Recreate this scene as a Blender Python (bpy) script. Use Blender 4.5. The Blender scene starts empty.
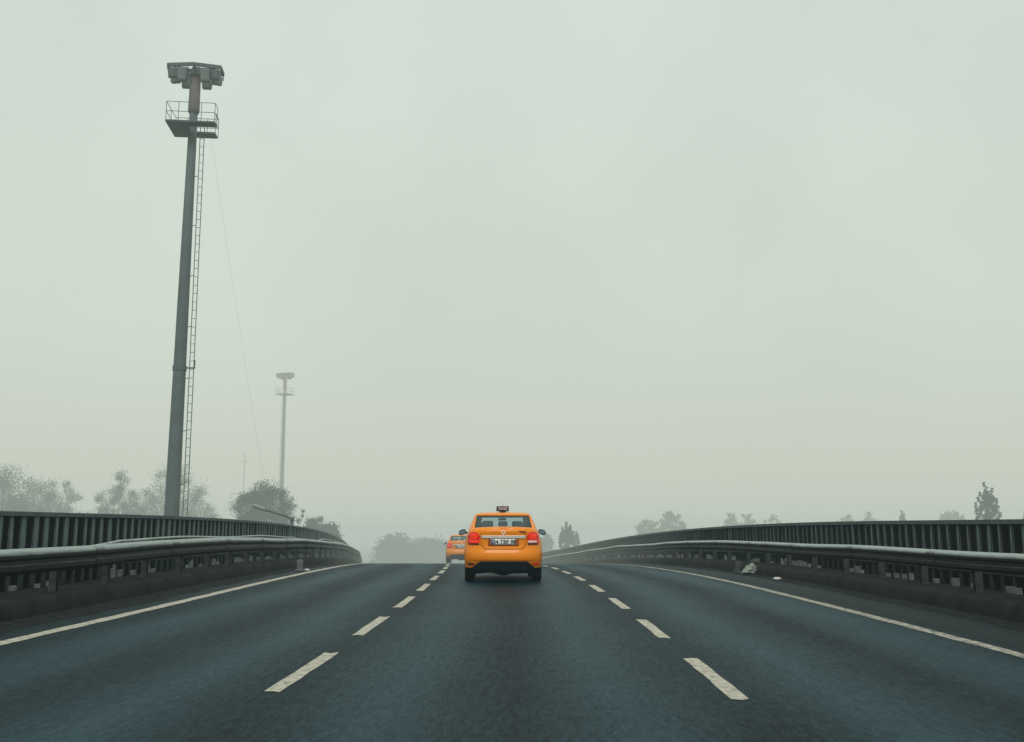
import bpy, bmesh, math, random
from mathutils import Vector, Matrix, Euler
random.seed(7)
PI = math.pi
sc = bpy.context.scene
COL = sc.collection

# ------------------------------------------------------------------ layout
H = 1.28                       # eye height of the camera above the road
def shift(y):                  # the road bends to the left
    if y < 9.2: return 0.0
    if y < 75: return -0.0012*(y-9.2)**2
    return -0.0012*65.8**2 - 0.158*(y-75)
def drop(y):                   # and falls away over a crest
    if y < 20: return 0.0
    if y < 65: return 0.00065*(y-20)**2
    d = 0.00065*45**2 + 0.0585*(y-65)
    if d > 5.0: d = 5.0 + 1.7*(1-math.exp(-(d-5.0)/1.7))
    return d
def rx(lat, y): return lat + shift(y)
TERR = -7.0
def ground_z(x, y):            # height of the ground outside the road
    l = x - shift(y)
    e = 8.7 if l > 0 else 8.9
    over = max(0.0, abs(l) - e)
    return max(TERR, -drop(y) - 0.05 - over*0.62)
def at(px, y):                 # horizontal position of something seen at column px, y metres ahead
    return (px-527.0)*0.001*y

# ------------------------------------------------------------------ helpers
def new_mesh(name, verts, faces, mat=None, parent=None, smooth=False, mats=None, fmat=None):
    me = bpy.data.meshes.new(name)
    me.from_pydata(verts, [], faces)
    me.update()
    o = bpy.data.objects.new(name, me)
    COL.objects.link(o)
    if mats:
        for m in mats: me.materials.append(m)
        if fmat: me.polygons.foreach_set('material_index', fmat)
    elif mat: me.materials.append(mat)
    if smooth: me.polygons.foreach_set('use_smooth', [True]*len(me.polygons))
    if parent: o.parent = parent
    return o

class MB:
    """collects simple shapes into one mesh"""
    def __init__(self): self.v = []; self.f = []
    def add(self, vs, fs):
        b = len(self.v); self.v += [tuple(p) for p in vs]; self.f += [tuple(i+b for i in f) for f in fs]
    def box(self, c, s, M=None, bev=0.0):
        x, y, z = s[0]/2, s[1]/2, s[2]/2
        bm = bmesh.new()
        bmesh.ops.create_cube(bm, size=1.0)
        for v in bm.verts: v.co = Vector((v.co.x*s[0], v.co.y*s[1], v.co.z*s[2]))
        if bev > 0:
            bmesh.ops.bevel(bm, geom=bm.edges[:], offset=bev, segments=2, affect='EDGES', profile=0.5)
        bm.verts.index_update()
        vs = [(M @ v.co if M else v.co) + Vector(c) for v in bm.verts]
        self.add(vs, [[v.index for v in f.verts] for f in bm.faces]); bm.free()
        return self
    def tube(self, pts, rad, n=8, cap=True):
        pts = [Vector(p) for p in pts]
        if not isinstance(rad, (list, tuple)): rad = [rad]*len(pts)
        b = len(self.v); up = Vector((0,0,1))
        for i, p in enumerate(pts):
            d = (pts[min(i+1, len(pts)-1)] - pts[max(i-1, 0)]).normalized()
            a = d.cross(up)
            if a.length < 1e-3: a = d.cross(Vector((1,0,0)))
            a.normalize(); c = d.cross(a)
            for k in range(n):
                t = 2*PI*k/n
                self.v.append(tuple(p + (a*math.cos(t) + c*math.sin(t))*rad[i]))
        for i in range(len(pts)-1):
            for k in range(n):
                q = b+i*n; k2 = (k+1) % n
                self.f.append((q+k, q+k2, q+n+k2, q+n+k))
        if cap:
            self.f.append(tuple(b+k for k in range(n))[::-1])
            self.f.append(tuple(b+(len(pts)-1)*n+k for k in range(n)))
        return self
    def build(self, name, mat, parent=None, smooth=False):
        return new_mesh(name, self.v, self.f, mat, parent, smooth)

def tag(o, label=None, cat=None, group=None, kind=None):
    if label: o['label'] = label
    if cat: o['category'] = cat
    if group: o['group'] = group
    if kind: o['kind'] = kind
    return o
def empty(name, loc=(0,0,0), rz=0.0):
    o = bpy.data.objects.new(name, None); COL.objects.link(o)
    o.location = loc; o.rotation_euler = (0,0,rz); o.empty_display_size = 0.2
    return o
def copy_tree(o, parent=None):
    c = o.copy(); COL.objects.link(c)
    if parent: c.parent = parent
    for ch in list(o.children): copy_tree(ch, c)
    return c

# ------------------------------------------------------------------ materials
def mat(name): 
    m = bpy.data.materials.new(name); m.use_nodes = True
    return m, m.node_tree, m.node_tree.nodes['Principled BSDF']
def N(nt, t, **kw):
    n = nt.nodes.new(t)
    for k, v in kw.items(): setattr(n, k, v)
    return n
def simple(name, col, rough=0.6, metal=0.0, spec=0.5, var=0.25, scale=3.0, bump=0.0, coat=0.0, detail=6):
    """principled with patchy procedural dirt"""
    m, nt, b = mat(name)
    tc = N(nt, 'ShaderNodeTexCoord')
    no = N(nt, 'ShaderNodeTexNoise'); no.inputs['Scale'].default_value = scale; no.inputs['Detail'].default_value = detail
    nt.links.new(tc.outputs['Object'], no.inputs['Vector'])
    r = N(nt, 'ShaderNodeValToRGB')
    r.color_ramp.elements[0].position = 0.3; r.color_ramp.elements[1].position = 0.72
    r.color_ramp.elements[0].color = (*[c*(1-var) for c in col], 1)
    r.color_ramp.elements[1].color = (*[min(1, c*(1+var)) for c in col], 1)
    nt.links.new(no.outputs['Fac'], r.inputs['Fac']); nt.links.new(r.outputs['Color'], b.inputs['Base Color'])
    b.inputs['Roughness'].default_value = rough; b.inputs['Metallic'].default_value = metal
    b.inputs['Specular IOR Level'].default_value = spec
    b.inputs['Coat Weight'].default_value = coat; b.inputs['Coat Roughness'].default_value = 0.08
    if bump > 0:
        bp = N(nt, 'ShaderNodeBump'); bp.inputs['Strength'].default_value = bump; bp.inputs['Distance'].default_value = 0.02
        nt.links.new(no.outputs['Fac'], bp.inputs['Height']); nt.links.new(bp.outputs['Normal'], b.inputs['Normal'])
    return m

def asphalt_mat():
    m, nt, b = mat('asphalt')
    uv = N(nt, 'ShaderNodeUVMap')
    L = nt.links.new
    sep = N(nt, 'ShaderNodeSeparateXYZ'); L(uv.outputs['UV'], sep.inputs[0])
    # wear: lighter polished wheel paths either side of a darker lane middle
    def M(op, a, bb=None, clamp=False):
        n = N(nt, 'ShaderNodeMath', operation=op); n.use_clamp = clamp
        for i, v in enumerate((a, bb)):
            if v is None: continue
            if isinstance(v, (int, float)): n.inputs[i].default_value = v
            else: L(v, n.inputs[i])
        return n.outputs[0]
    wob = N(nt, 'ShaderNodeTexNoise'); wob.inputs['Scale'].default_value = 0.09; wob.inputs['Detail'].default_value = 2
    L(uv.outputs['UV'], wob.inputs['Vector'])
    u = M('ADD', sep.outputs['X'], M('MULTIPLY', M('SUBTRACT', wob.outputs['Fac'], 0.5), 0.8))
    ph = M('MULTIPLY', M('ADD', u, 0.2), 4*PI/3.56)       # two wheel paths per lane
    tr = M('MULTIPLY', M('ADD', M('MULTIPLY', M('COSINE', ph), -0.5), 0.5), 0.85)
    mp = N(nt, 'ShaderNodeMapping'); mp.inputs['Scale'].default_value = (2.2, 0.06, 1)
    L(uv.outputs['UV'], mp.inputs['Vector'])
    st = N(nt, 'ShaderNodeTexNoise'); st.inputs['Scale'].default_value = 1.0; st.inputs['Detail'].default_value = 5
    L(mp.outputs[0], st.inputs['Vector'])
    pt = N(nt, 'ShaderNodeTexNoise'); pt.inputs['Scale'].default_value = 0.6; pt.inputs['Detail'].default_value = 7; pt.inputs['Roughness'].default_value = 0.65
    mp2 = N(nt, 'ShaderNodeMapping'); mp2.inputs['Scale'].default_value = (1.3, 0.45, 1); L(uv.outputs['UV'], mp2.inputs['Vector'])
    L(mp2.outputs[0], pt.inputs['Vector'])
    gr = N(nt, 'ShaderNodeTexNoise'); gr.inputs['Scale'].default_value = 38; gr.inputs['Detail'].default_value = 4; gr.inputs['Roughness'].default_value = 0.8
    L(uv.outputs['UV'], gr.inputs['Vector'])
    g2 = N(nt, 'ShaderNodeTexVoronoi'); g2.inputs['Scale'].default_value = 60
    L(uv.outputs['UV'], g2.inputs['Vector'])
    s = M('ADD', M('MULTIPLY', tr, 0.55), M('MULTIPLY', st.outputs['Fac'], 0.45))
    s = M('ADD', s, M('MULTIPLY', M('SUBTRACT', pt.outputs['Fac'], 0.5), 0.7))
    s = M('ADD', s, M('MULTIPLY', M('SUBTRACT', gr.outputs['Fac'], 0.5), 1.7))
    g3 = N(nt, 'ShaderNodeTexNoise'); g3.inputs['Scale'].default_value = 20; g3.inputs['Detail'].default_value = 6; g3.inputs['Roughness'].default_value = 0.8
    mp3 = N(nt, 'ShaderNodeMapping'); mp3.inputs['Scale'].default_value = (1.0, 0.22, 1); L(uv.outputs['UV'], mp3.inputs['Vector']); L(mp3.outputs[0], g3.inputs['Vector'])
    s = M('ADD', s, M('MULTIPLY', M('SUBTRACT', g3.outputs['Fac'], 0.5), 2.0))
    sh = N(nt, 'ShaderNodeMapRange'); sh.inputs['From Min'].default_value = 5.15; sh.inputs['From Max'].default_value = 5.9
    L(M('ADD', M('ABSOLUTE', M('ADD', sep.outputs['X'], 0.43)), M('MULTIPLY', M('SUBTRACT', pt.outputs['Fac'], 0.5), 0.8)), sh.inputs['Value'])
    r = N(nt, 'ShaderNodeValToRGB'); e = r.color_ramp.elements
    e[0].position = 0.05; e[0].color = ASPH_D; e[1].position = 0.95; e[1].color = ASPH_L
    L(s, r.inputs['Fac'])
    dm = N(nt, 'ShaderNodeMixRGB'); L(M('MULTIPLY', sh.outputs[0], 0.75), dm.inputs[0]); L(r.outputs['Color'], dm.inputs[1]); dm.inputs[2].default_value = (0.0085, 0.0125, 0.0115, 1)
    L(dm.outputs[0], b.inputs['Base Color'])
    b.inputs['Specular IOR Level'].default_value = 0.09
    b.inputs['Specular Tint'].default_value = (0.62, 0.95, 1.0, 1)
    rr = N(nt, 'ShaderNodeMapRange'); rr.inputs['To Min'].default_value = 0.62; rr.inputs['To Max'].default_value = 0.48
    L(s, rr.inputs['Value']); L(rr.outputs[0], b.inputs['Roughness'])
    bp = N(nt, 'ShaderNodeBump'); bp.inputs['Strength'].default_value = 0.28; bp.inputs['Distance'].default_value = 0.010
    L(M('ADD', gr.outputs['Fac'], M('MULTIPLY', g2.outputs['Distance'], 0.6)), bp.inputs['Height']); L(bp.outputs['Normal'], b.inputs['Normal'])
    return m
ASPH_D = (0.0005, 0.0042, 0.0075, 1); ASPH_L = (0.0095, 0.040, 0.056, 1)

def paint_mat(name='road_paint', wear=0.0):
    m, nt, b = mat(name); L = nt.links.new
    ge = N(nt, 'ShaderNodeNewGeometry')
    no = N(nt, 'ShaderNodeTexNoise'); no.inputs['Scale'].default_value = 9; no.inputs['Detail'].default_value = 8; no.inputs['Roughness'].default_value = 0.75
    L(ge.outputs['Position'], no.inputs['Vector'])
    r = N(nt, 'ShaderNodeValToRGB'); e = r.color_ramp.elements
    e[0].position = 0.33+wear; e[0].color = (0.05, 0.06, 0.06, 1)
    e[1].position = 0.49+wear; e[1].color = (0.42, 0.39, 0.325, 1)
    x = e.new(0.8); x.color = (0.60, 0.55, 0.465, 1)
    L(no.outputs['Fac'], r.inputs['Fac']); L(r.outputs['Color'], b.inputs['Base Color'])
    b.inputs['Roughness'].default_value = 0.7; b.inputs['Specular IOR Level'].default_value = 0.2
    return m

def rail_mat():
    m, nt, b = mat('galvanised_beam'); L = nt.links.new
    at_ = N(nt, 'ShaderNodeAttribute'); at_.attribute_name = 'beam_shade'
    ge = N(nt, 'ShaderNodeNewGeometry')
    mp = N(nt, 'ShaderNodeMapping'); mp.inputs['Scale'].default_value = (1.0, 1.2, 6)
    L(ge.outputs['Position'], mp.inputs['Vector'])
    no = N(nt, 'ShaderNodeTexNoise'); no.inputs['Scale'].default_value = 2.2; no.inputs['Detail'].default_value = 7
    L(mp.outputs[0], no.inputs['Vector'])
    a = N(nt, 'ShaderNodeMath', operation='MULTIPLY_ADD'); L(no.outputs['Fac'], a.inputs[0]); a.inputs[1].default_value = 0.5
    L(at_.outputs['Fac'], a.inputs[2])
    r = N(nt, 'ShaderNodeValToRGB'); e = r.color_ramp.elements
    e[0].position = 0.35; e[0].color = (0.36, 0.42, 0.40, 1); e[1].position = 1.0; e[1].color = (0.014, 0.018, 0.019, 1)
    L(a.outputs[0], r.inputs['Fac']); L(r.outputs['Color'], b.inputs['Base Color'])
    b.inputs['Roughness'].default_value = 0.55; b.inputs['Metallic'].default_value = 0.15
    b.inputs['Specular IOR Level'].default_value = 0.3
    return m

def glass_mat(name, tint, refl=0.08):
    m, nt, b = mat(name); nt.nodes.remove(b); L = nt.links.new
    out = nt.nodes['Material Output']
    t = N(nt, 'ShaderNodeBsdfTransparent'); t.inputs['Color'].default_value = (*tint, 1)
    g = N(nt, 'ShaderNodeBsdfGlossy'); g.inputs['Roughness'].default_value = 0.04; g.inputs['Color'].default_value = (0.75, 0.9, 0.95, 1)
    lw = N(nt, 'ShaderNodeLayerWeight'); lw.inputs['Blend'].default_value = 0.5
    f = N(nt, 'ShaderNodeMath', operation='POWER'); L(lw.outputs['Facing'], f.inputs[0]); f.inputs[1].default_value = 4.0
    no = N(nt, 'ShaderNodeTexNoise'); no.inputs['Scale'].default_value = 4
    mm = N(nt, 'ShaderNodeMath', operation='MULTIPLY_ADD'); L(no.outputs['Fac'], mm.inputs[0]); mm.inputs[1].default_value = refl; L(f.outputs[0], mm.inputs[2])
    x = N(nt, 'ShaderNodeMixShader'); L(mm.outputs[0], x.inputs[0]); L(t.outputs[0], x.inputs[1]); L(g.outputs[0], x.inputs[2])
    L(x.outputs[0], out.inputs['Surface'])
    return m
def lamp_mat(name, col, em, strength):
    m = simple(name, col, 0.2, spec=0.3, var=0.25, scale=14, coat=0.15)
    b = m.node_tree.nodes['Principled BSDF']
    b.inputs['Emission Color'].default_value = (*em, 1); b.inputs['Emission Strength'].default_value = strength
    return m

MAT = dict(
    asphalt=asphalt_mat(), paint=paint_mat(), wornpaint=paint_mat('worn_road_paint', 0.07), beam=rail_mat(),
    kerb=simple('dirty_concrete', (0.019, 0.0185, 0.0165), 0.95, spec=0.15, var=0.4, scale=2.0, bump=0.08, detail=12),
    verge=simple('verge_grit', (0.012, 0.0145, 0.0142), 0.95, spec=0.15, var=0.6, scale=6, bump=0.6, detail=10),
    terrain=simple('rough_grass', (0.045, 0.06, 0.035), 0.95, var=0.4, scale=0.4),
    splice=simple('splice_steel', (0.10, 0.115, 0.11), 0.7, metal=0.2, var=0.5, scale=9),
    postm=simple('weathered_steel', (0.055, 0.062, 0.062), 0.7, metal=0.2, var=0.4, scale=5),
    baluster=simple('grey_fence_paint', (0.12, 0.162, 0.162), 0.65, var=0.28, scale=4),
    railpaint=simple('grey_top_rail_paint', (0.07, 0.095, 0.097), 0.65, var=0.28, scale=4),
    flange=simple('dark_flange', (0.022, 0.028, 0.029), 0.8, var=0.35, scale=4),  # dark side strips, so the uprights darken seen along the fence
    panel=simple('dark_panel', (0.005, 0.006, 0.0065), 0.9, var=0.4, scale=3),
    footing=simple('pale_concrete', (0.17, 0.19, 0.18), 0.85, var=0.35, scale=9, bump=0.3),
    pipe=simple('galvanised_pipe', (0.32, 0.36, 0.35), 0.5, metal=0.2, var=0.25, scale=4),
    mast=simple('mast_steel', (0.068, 0.098, 0.100), 0.7, metal=0.1, var=0.18, scale=1.2),
    sleeve=simple('mast_sleeve', (0.125, 0.105, 0.10), 0.7, var=0.15, scale=2),
    lampbox=simple('floodlight_housing', (0.10, 0.135, 0.138), 0.6, var=0.15, scale=3),
    lampglass=simple('floodlight_glass', (0.20, 0.23, 0.225), 0.3, var=0.15, scale=3),
    deck=simple('platform_steel', (0.05, 0.072, 0.078), 0.7, var=0.15, scale=3),
    bark=simple('bark', (0.045, 0.042, 0.036), 0.9, var=0.3, scale=6, bump=0.4),
    cloth=simple('pale_sack', (0.20, 0.23, 0.205), 0.85, var=0.35, scale=12, bump=0.8),
    litter=simple('white_litter', (0.55, 0.55, 0.5), 0.8, var=0.2, scale=20),
    wire=simple('cable_sheath', (0.2, 0.22, 0.22), 0.6, var=0.2),
    # taxi
    orange=simple('taxi_paint', (0.84, 0.238, 0.001), 0.36, spec=0.18, var=0.08, scale=1.5, coat=0.22),
    black=simple('black_plastic', (0.010, 0.011, 0.013), 0.6, spec=0.3, var=0.3, scale=8),
    grey=simple('mirror_plastic', (0.035, 0.045, 0.055), 0.35, var=0.2, scale=8, coat=0.3),
    rubber=simple('tyre_rubber', (0.010, 0.011, 0.012), 0.85, spec=0.25, var=0.35, scale=10),
    rim=simple('wheel_trim', (0.30, 0.31, 0.32), 0.35, metal=0.8, var=0.1),
    chrome=simple('chrome_trim', (0.88, 0.82, 0.74), 0.3, metal=0.0, var=0.1),
    interior=simple('interior_cloth', (0.018, 0.026, 0.032), 0.8, var=0.3, scale=6),
    seam=simple('panel_gap', (0.10, 0.022, 0.002), 0.8, var=0.2),
    recess=simple('recess_shade', (0.36, 0.085, 0.004), 0.5, var=0.15),
    red=lamp_mat('red_lens', (0.55, 0.010, 0.005), (1.0, 0.02, 0.008), 0.14),
    redglow=lamp_mat('red_lens_inner', (0.72, 0.03, 0.012), (1.0, 0.05, 0.015), 0.4),
    clear=lamp_mat('clear_lens', (0.72, 0.56, 0.5), (1, 0.5, 0.4), 0.02),
    plate=simple('plate_white', (0.80, 0.82, 0.80), 0.35, var=0.08, scale=12),
    platestrip=simple('plate_blue', (0.12, 0.17, 0.32), 0.4, var=0.1),
    ink=simple('plate_ink', (0.02, 0.02, 0.022), 0.6, var=0.1),
    signbox=simple('roof_sign_box', (0.030, 0.026, 0.026), 0.5, var=0.2),
    signtext=simple('roof_sign_letters', (0.55, 0.5, 0.48), 0.5, var=0.05),
    glass=glass_mat('tinted_glass', (0.74, 0.86, 0.89)),
)
def leaf_mat(name, c0, c1):
    m, nt, b = mat(name); L = nt.links.new
    ge = N(nt, 'ShaderNodeNewGeometry')
    no = N(nt, 'ShaderNodeTexNoise'); no.inputs['Scale'].default_value = 0.7; no.inputs['Detail'].default_value = 5
    L(ge.outputs['Position'], no.inputs['Vector'])
    r = N(nt, 'ShaderNodeValToRGB'); e = r.color_ramp.elements
    e[0].position = 0.35; e[0].color = (*c0, 1); e[1].position = 0.65; e[1].color = (*c1, 1)
    L(no.outputs['Fac'], r.inputs['Fac']); L(r.outputs['Color'], b.inputs['Base Color'])
    b.inputs['Roughness'].default_value = 0.8; b.inputs['Specular IOR Level'].default_value = 0.2
    return m
LEAF = dict(
    green=leaf_mat('dull_green_leaves', (0.012, 0.048, 0.050), (0.032, 0.082, 0.080)),
    dark=leaf_mat('dark_green_leaves', (0.006, 0.038, 0.044), (0.018, 0.062, 0.067)),
    brown=leaf_mat('brown_autumn_leaves', (0.10, 0.06, 0.05), (0.17, 0.105, 0.088)),
    rust=leaf_mat('rusty_leaves', (0.14, 0.06, 0.05), (0.2, 0.1, 0.08)))

def dim_foot(m, z0, z1, dark):
    # dimness below the beam put into the colour, darkest at the upright's foot
    nt = m.node_tree; b = nt.nodes['Principled BSDF']; L = nt.links.new
    src = b.inputs['Base Color'].links[0].from_socket
    tc = N(nt, 'ShaderNodeTexCoord'); sp = N(nt, 'ShaderNodeSeparateXYZ'); L(tc.outputs['Object'], sp.inputs[0])
    mr = N(nt, 'ShaderNodeMapRange'); mr.inputs['From Min'].default_value = z0; mr.inputs['From Max'].default_value = z1
    mr.inputs['To Min'].default_value = dark; mr.inputs['To Max'].default_value = 1.0
    L(sp.outputs['Z'], mr.inputs['Value'])
    mu = N(nt, 'ShaderNodeMixRGB', blend_type='MULTIPLY'); mu.inputs[0].default_value = 1.0
    L(src, mu.inputs[1]); L(mr.outputs[0], mu.inputs[2]); L(mu.outputs[0], b.inputs['Base Color'])
dim_foot(MAT['baluster'], 0.05, 0.62, 0.22)

# ------------------------------------------------------------------ road and ground
YS = [-12 + i*1.0 for i in range(0, 103)] + [91 + i*3.0 for i in range(0, 104)]
def ribbon(name, prof, ys=YS, mat=None, parent=None, smooth=True, jit=0.0, uv=False, wob=None):
    vs, fs, uvs = [], [], []
    n = len(prof)
    for y in ys:
        for j, (l, h) in enumerate(prof):
            dx = random.uniform(-jit, jit) if 0 < j < n-1 else 0
            vs.append((rx(l, y)+dx, y, h - drop(y) + (wob(y, j) if wob else 0)))
            uvs.append((l, y))
    for i in range(len(ys)-1):
        for j in range(n-1):
            a = i*n+j
            fs.append((a, a+1, a+n+1, a+n))
    o = new_mesh(name, vs, fs, mat, parent, smooth)
    if uv:
        lay = o.data.uv_layers.new(name='UVMap')
        for lp in o.data.loops: lay.data[lp.index].uv = uvs[lp.vertex_index]
    return o

KL, KR = -6.85, 6.42
road = ribbon('road', [(KL-0.02, 0), (-5, 0), (-3, 0), (-1, 0), (1, 0), (3, 0), (5, 0), (KR+0.02, 0)], mat=MAT['asphalt'], uv=True)
tag(road, kind='structure')
def dash(lat, y0, ln, w=0.14):
    k = 7
    prof_y = [y0 + ln*i/k for i in range(k+1)]
    vs, fs = [], []
    for i, y in enumerate(prof_y):
        e = random.uniform(-0.008, 0.008)
        ey = random.uniform(-0.02, 0.05)
        for l in (-w/2+e, 0, w/2+random.uniform(-0.008, 0.008)):
            yy = y + (random.uniform(-0.06, 0.06) if i in (0, k) else 0)
            vs.append((rx(lat+l, yy), yy, 0.004-drop(yy)))
    for i in range(k):
        for j in range(2):
            a = i*3+j; fs.append((a, a+1, a+4, a+3))
    return new_mesh('lane_dash', vs, fs, MAT['paint'], road)
for i in range(-2, 20):
    e_ = -0.35 if i < 0 else 0.0
    dash(-1.98, 8.0 + 4.02*i + e_, 2.40)
    dash(1.58, 7.75 + 4.03*i + e_, 2.25)
def edge_wob(y, j): return 0
for lat in (-5.76, 4.90):
    w = 0.105 if lat < 0 else 0.088
    vs, fs = [], []
    ys = [-12 + 0.5*i for i in range(0, 230)]
    for y in ys:
        for l in (-w+random.uniform(-.014, .014), w+random.uniform(-.014, .014)):
            vs.append((rx(lat+l, y), y, 0.004-drop(y)))
    for i in range(len(ys)-1):
        a = 2*i; fs.append((a, a+1, a+3, a+2))
    new_mesh('edge_line', vs, fs, MAT['paint' if lat < 0 else 'wornpaint'], road)

# gritty strip against each kerb
for s, k0, k1 in ((-1, KL+0.01, KL+0.55), (1, KR-0.01, KR-0.30)):
    vs, fs = [], []
    ys = [-12+0.4*i for i in range(260)]
    for y in ys:
        e = 0.05*math.sin(y*0.9+s)+0.04*math.sin(y*2.3)+random.uniform(-.07, .07)
        for l, h in ((k0, 0.03), ((k0*0.6+k1*0.4), 0.012), (k1+e, 0.003)):
            vs.append((rx(l, y), y, h-drop(y)))
    for i in range(len(ys)-1):
        for j in range(2):
            a = i*3+j; fs.append((a, a+1, a+4, a+3))
    g = new_mesh('grit', vs, fs, MAT['verge']); tag(g, kind='stuff')
    g['label'] = 'dark grit and dirt gathered along the foot of the ' + ('left' if s < 0 else 'right') + ' kerb'; g['category'] = 'grit'

kr_j = [random.uniform(-0.02, 0.02) for _ in range(2000)]
def kerb(name, s, k):
    def wob(y, j): return (kr_j[int((y+12)*3+j*7) % 2000])*(0.05 if j in (2, 3, 4) else 0.02)
    e = 8.7 if s > 0 else 8.9
    o = ribbon(name, [(k, -0.3), (k, 0.02), (k+s*0.05, 0.19), (k+s*0.09, 0.25), (k+s*0.3, 0.275), (k+s*0.9, 0.275), (s*e, 0.25), (s*e, -0.3)],
               mat=MAT['kerb'], jit=0.003, wob=wob)
    return tag(o, kind='structure')
kerb('kerb', -1, KL); kerb('kerb', 1, KR)
emb_ys = [-12 + 4*i for i in range(0, 103)]
vs, fs = [], []
for s, e in ((-1, 8.85), (1, 8.65)):
    b = len(vs)
    for y in emb_ys:
        z0 = 0.05-drop(y)
        out = max(0.5, (z0-TERR+0.2)/0.62)
        vs.append((rx(s*e, y), y, z0)); vs.append((rx(s*(e+out*0.5), y), y, z0-out*0.31)); vs.append((rx(s*(e+out), y), y, z0-out*0.62))
    for i in range(len(emb_ys)-1):
        for j in range(2):
            a = b+i*3+j; fs.append((a, a+1, a+4, a+3))
tag(new_mesh('embankment', vs, fs, MAT['terrain'], smooth=True), kind='structure')
n = 40; S = 4200.0; vs = []; fs = []
for i in range(n+1):
    for j in range(n+1):
        vs.append((-S/2+S*i/n, -S/2+S*j/n + 1000, TERR))
for i in range(n):
    for j in range(n):
        a = i*(n+1)+j; fs.append((a, a+n+1, a+n+2, a+1))
tag(new_mesh('ground', vs, fs, MAT['terrain']), kind='structure')

# ------------------------------------------------------------------ guardrails
WPROF = [(0.0, 0.0), (0.02, 0.0), (0.068, 0.045), (0.074, 0.100), (0.028, 0.142), (0.028, 0.165), (0.076, 0.198), (0.080, 0.232), (0.010, 0.312), (0.0, 0.315)]
BEAM_SHADE = [1.0, 1.0, 0.95, 0.74, 0.9, 0.9, 0.95, 0.80, -0.25, -0.25]  # colour per profile point: sky light painted pale on top, shade dark below
def guardrail(s, lat, z0, hgt, label):
    root = empty('guardrail', (rx(lat, 4), 4, 0))
    tag(root, label, 'guardrail')
    rng = random.Random(11 if s < 0 else 5)
    joints = {}
    def jo(i):
        if i not in joints: joints[i] = (rng.uniform(-0.028, 0.024), rng.uniform(-0.03, 0.03))
        return joints[i]
    def wob(y):
        i = math.floor(y/4.0); f = y/4.0-i; f = f*f*(3-2*f)
        a, b = jo(i), jo(i+1)
        return a[0]*(1-f)+b[0]*f, a[1]*(1-f)+b[1]*f
    vs, fs, gr = [], [], []
    ys = [-8+0.5*i for i in range(0, 260)]
    np_ = len(WPROF); k = hgt/0.315
    for y in ys:
        dh, dl = wob(y)
        for j, (o, h) in enumerate(WPROF):
            vs.append((rx(lat - s*o + dl, y), y, z0 + h*k + dh - drop(y)))
            gr.append(BEAM_SHADE[j])
    for i in range(len(ys)-1):
        for j in range(np_-1):
            a = i*np_+j; fs.append((a, a+1, a+np_+1, a+np_))
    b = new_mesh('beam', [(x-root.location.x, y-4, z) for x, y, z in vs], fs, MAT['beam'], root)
    a_ = b.data.attributes.new('beam_shade', 'FLOAT', 'POINT'); a_.data.foreach_set('value', gr)
    m = b.modifiers.new('thickness', 'SOLIDIFY'); m.thickness = 0.006
    # lapped splice plates where two lengths meet
    for q in range(2, 18):
        y = q*4.0+0.9; sv, sf = [], []
        for a_, yy in enumerate((y-0.17, y+0.17)):
            dh, dl = wob(yy)
            for (o, h) in WPROF[1:-1]:
                sv.append((rx(lat - s*(o+0.007) + dl, yy)-root.location.x, yy-4, z0+h*k+0.004+dh-drop(yy)))
        np2 = len(WPROF)-2
        for j in range(np2-1): sf.append((j, j+1, np2+j+1, np2+j))
        sp = new_mesh('splice_plate', sv, sf, MAT['beam'], root)
        ga = sp.data.attributes.new('beam_shade', 'FLOAT', 'POINT'); ga.data.foreach_set('value', [g_+0.12 for g_ in BEAM_SHADE[1:-1]]*2)
        m2 = sp.modifiers.new('thickness', 'SOLIDIFY'); m2.thickness = 0.008
    post = None
    for q in range(0, 42):
        y = 1.6 + 2.0*q
        dh, dl = wob(y)
        px, pz = rx(lat + s*0.10 + dl, y)-root.location.x, z0 + hgt*0.9 - drop(y)
        if post is None:
            pb = MB()
            L = z0+hgt*0.9-0.22
            for c, sz in (((0, -0.05, -L/2), (0.11, 0.012, L)), ((0, 0.05, -L/2), (0.11, 0.012, L)), ((s*0.049, 0, -L/2), (0.012, 0.088, L))):
                pb.box(c, sz)
            pb.box((-s*0.075, 0, -0.15*k), (0.07, 0.09, 0.2))
            o = post = pb.build('post', MAT['postm'], root)
        else:
            o = post.copy(); COL.objects.link(o); o.parent = root
        o.location = (px, y-4, pz); o.rotation_euler = (0, rng.uniform(-.03, .03), 0.0)
    return root
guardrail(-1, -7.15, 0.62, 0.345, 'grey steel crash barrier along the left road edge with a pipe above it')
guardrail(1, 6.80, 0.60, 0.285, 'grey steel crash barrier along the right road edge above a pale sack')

def pipe_pts(lat, h, y0, y1, seed):
    rng = random.Random(seed); pts = []
    n = int((y1-y0)/0.8)
    for i in range(n+1):
        y = y0+(y1-y0)*i/n
        e = min(1, min(i, n-i)/2.0); e = 0.0 if e == 0 else e
        pts.append((rx(lat, y), y, h - 0.10*(1-e) + 0.018*math.sin(y*0.8+seed) - drop(y)))
    return pts
for k, (a, b_, lb) in enumerate(((16.6, 36.5, 'long pale pipe lying over the left crash barrier, the nearer length'), (40.5, 61, 'long pale pipe lying over the left crash barrier, farther length by the bend'))):
    pp = pipe_pts(-7.28, 1.005, a, b_, 3+k)
    bx = pp[0]
    o = MB().tube([(p[0]-bx[0], p[1]-bx[1], p[2]-bx[2]) for p in pp], 0.028, 8).build('pipe', MAT['pipe'], None, True)
    o.location = bx; tag(o, lb, 'pipe', 'pipes on the left barrier')

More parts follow.
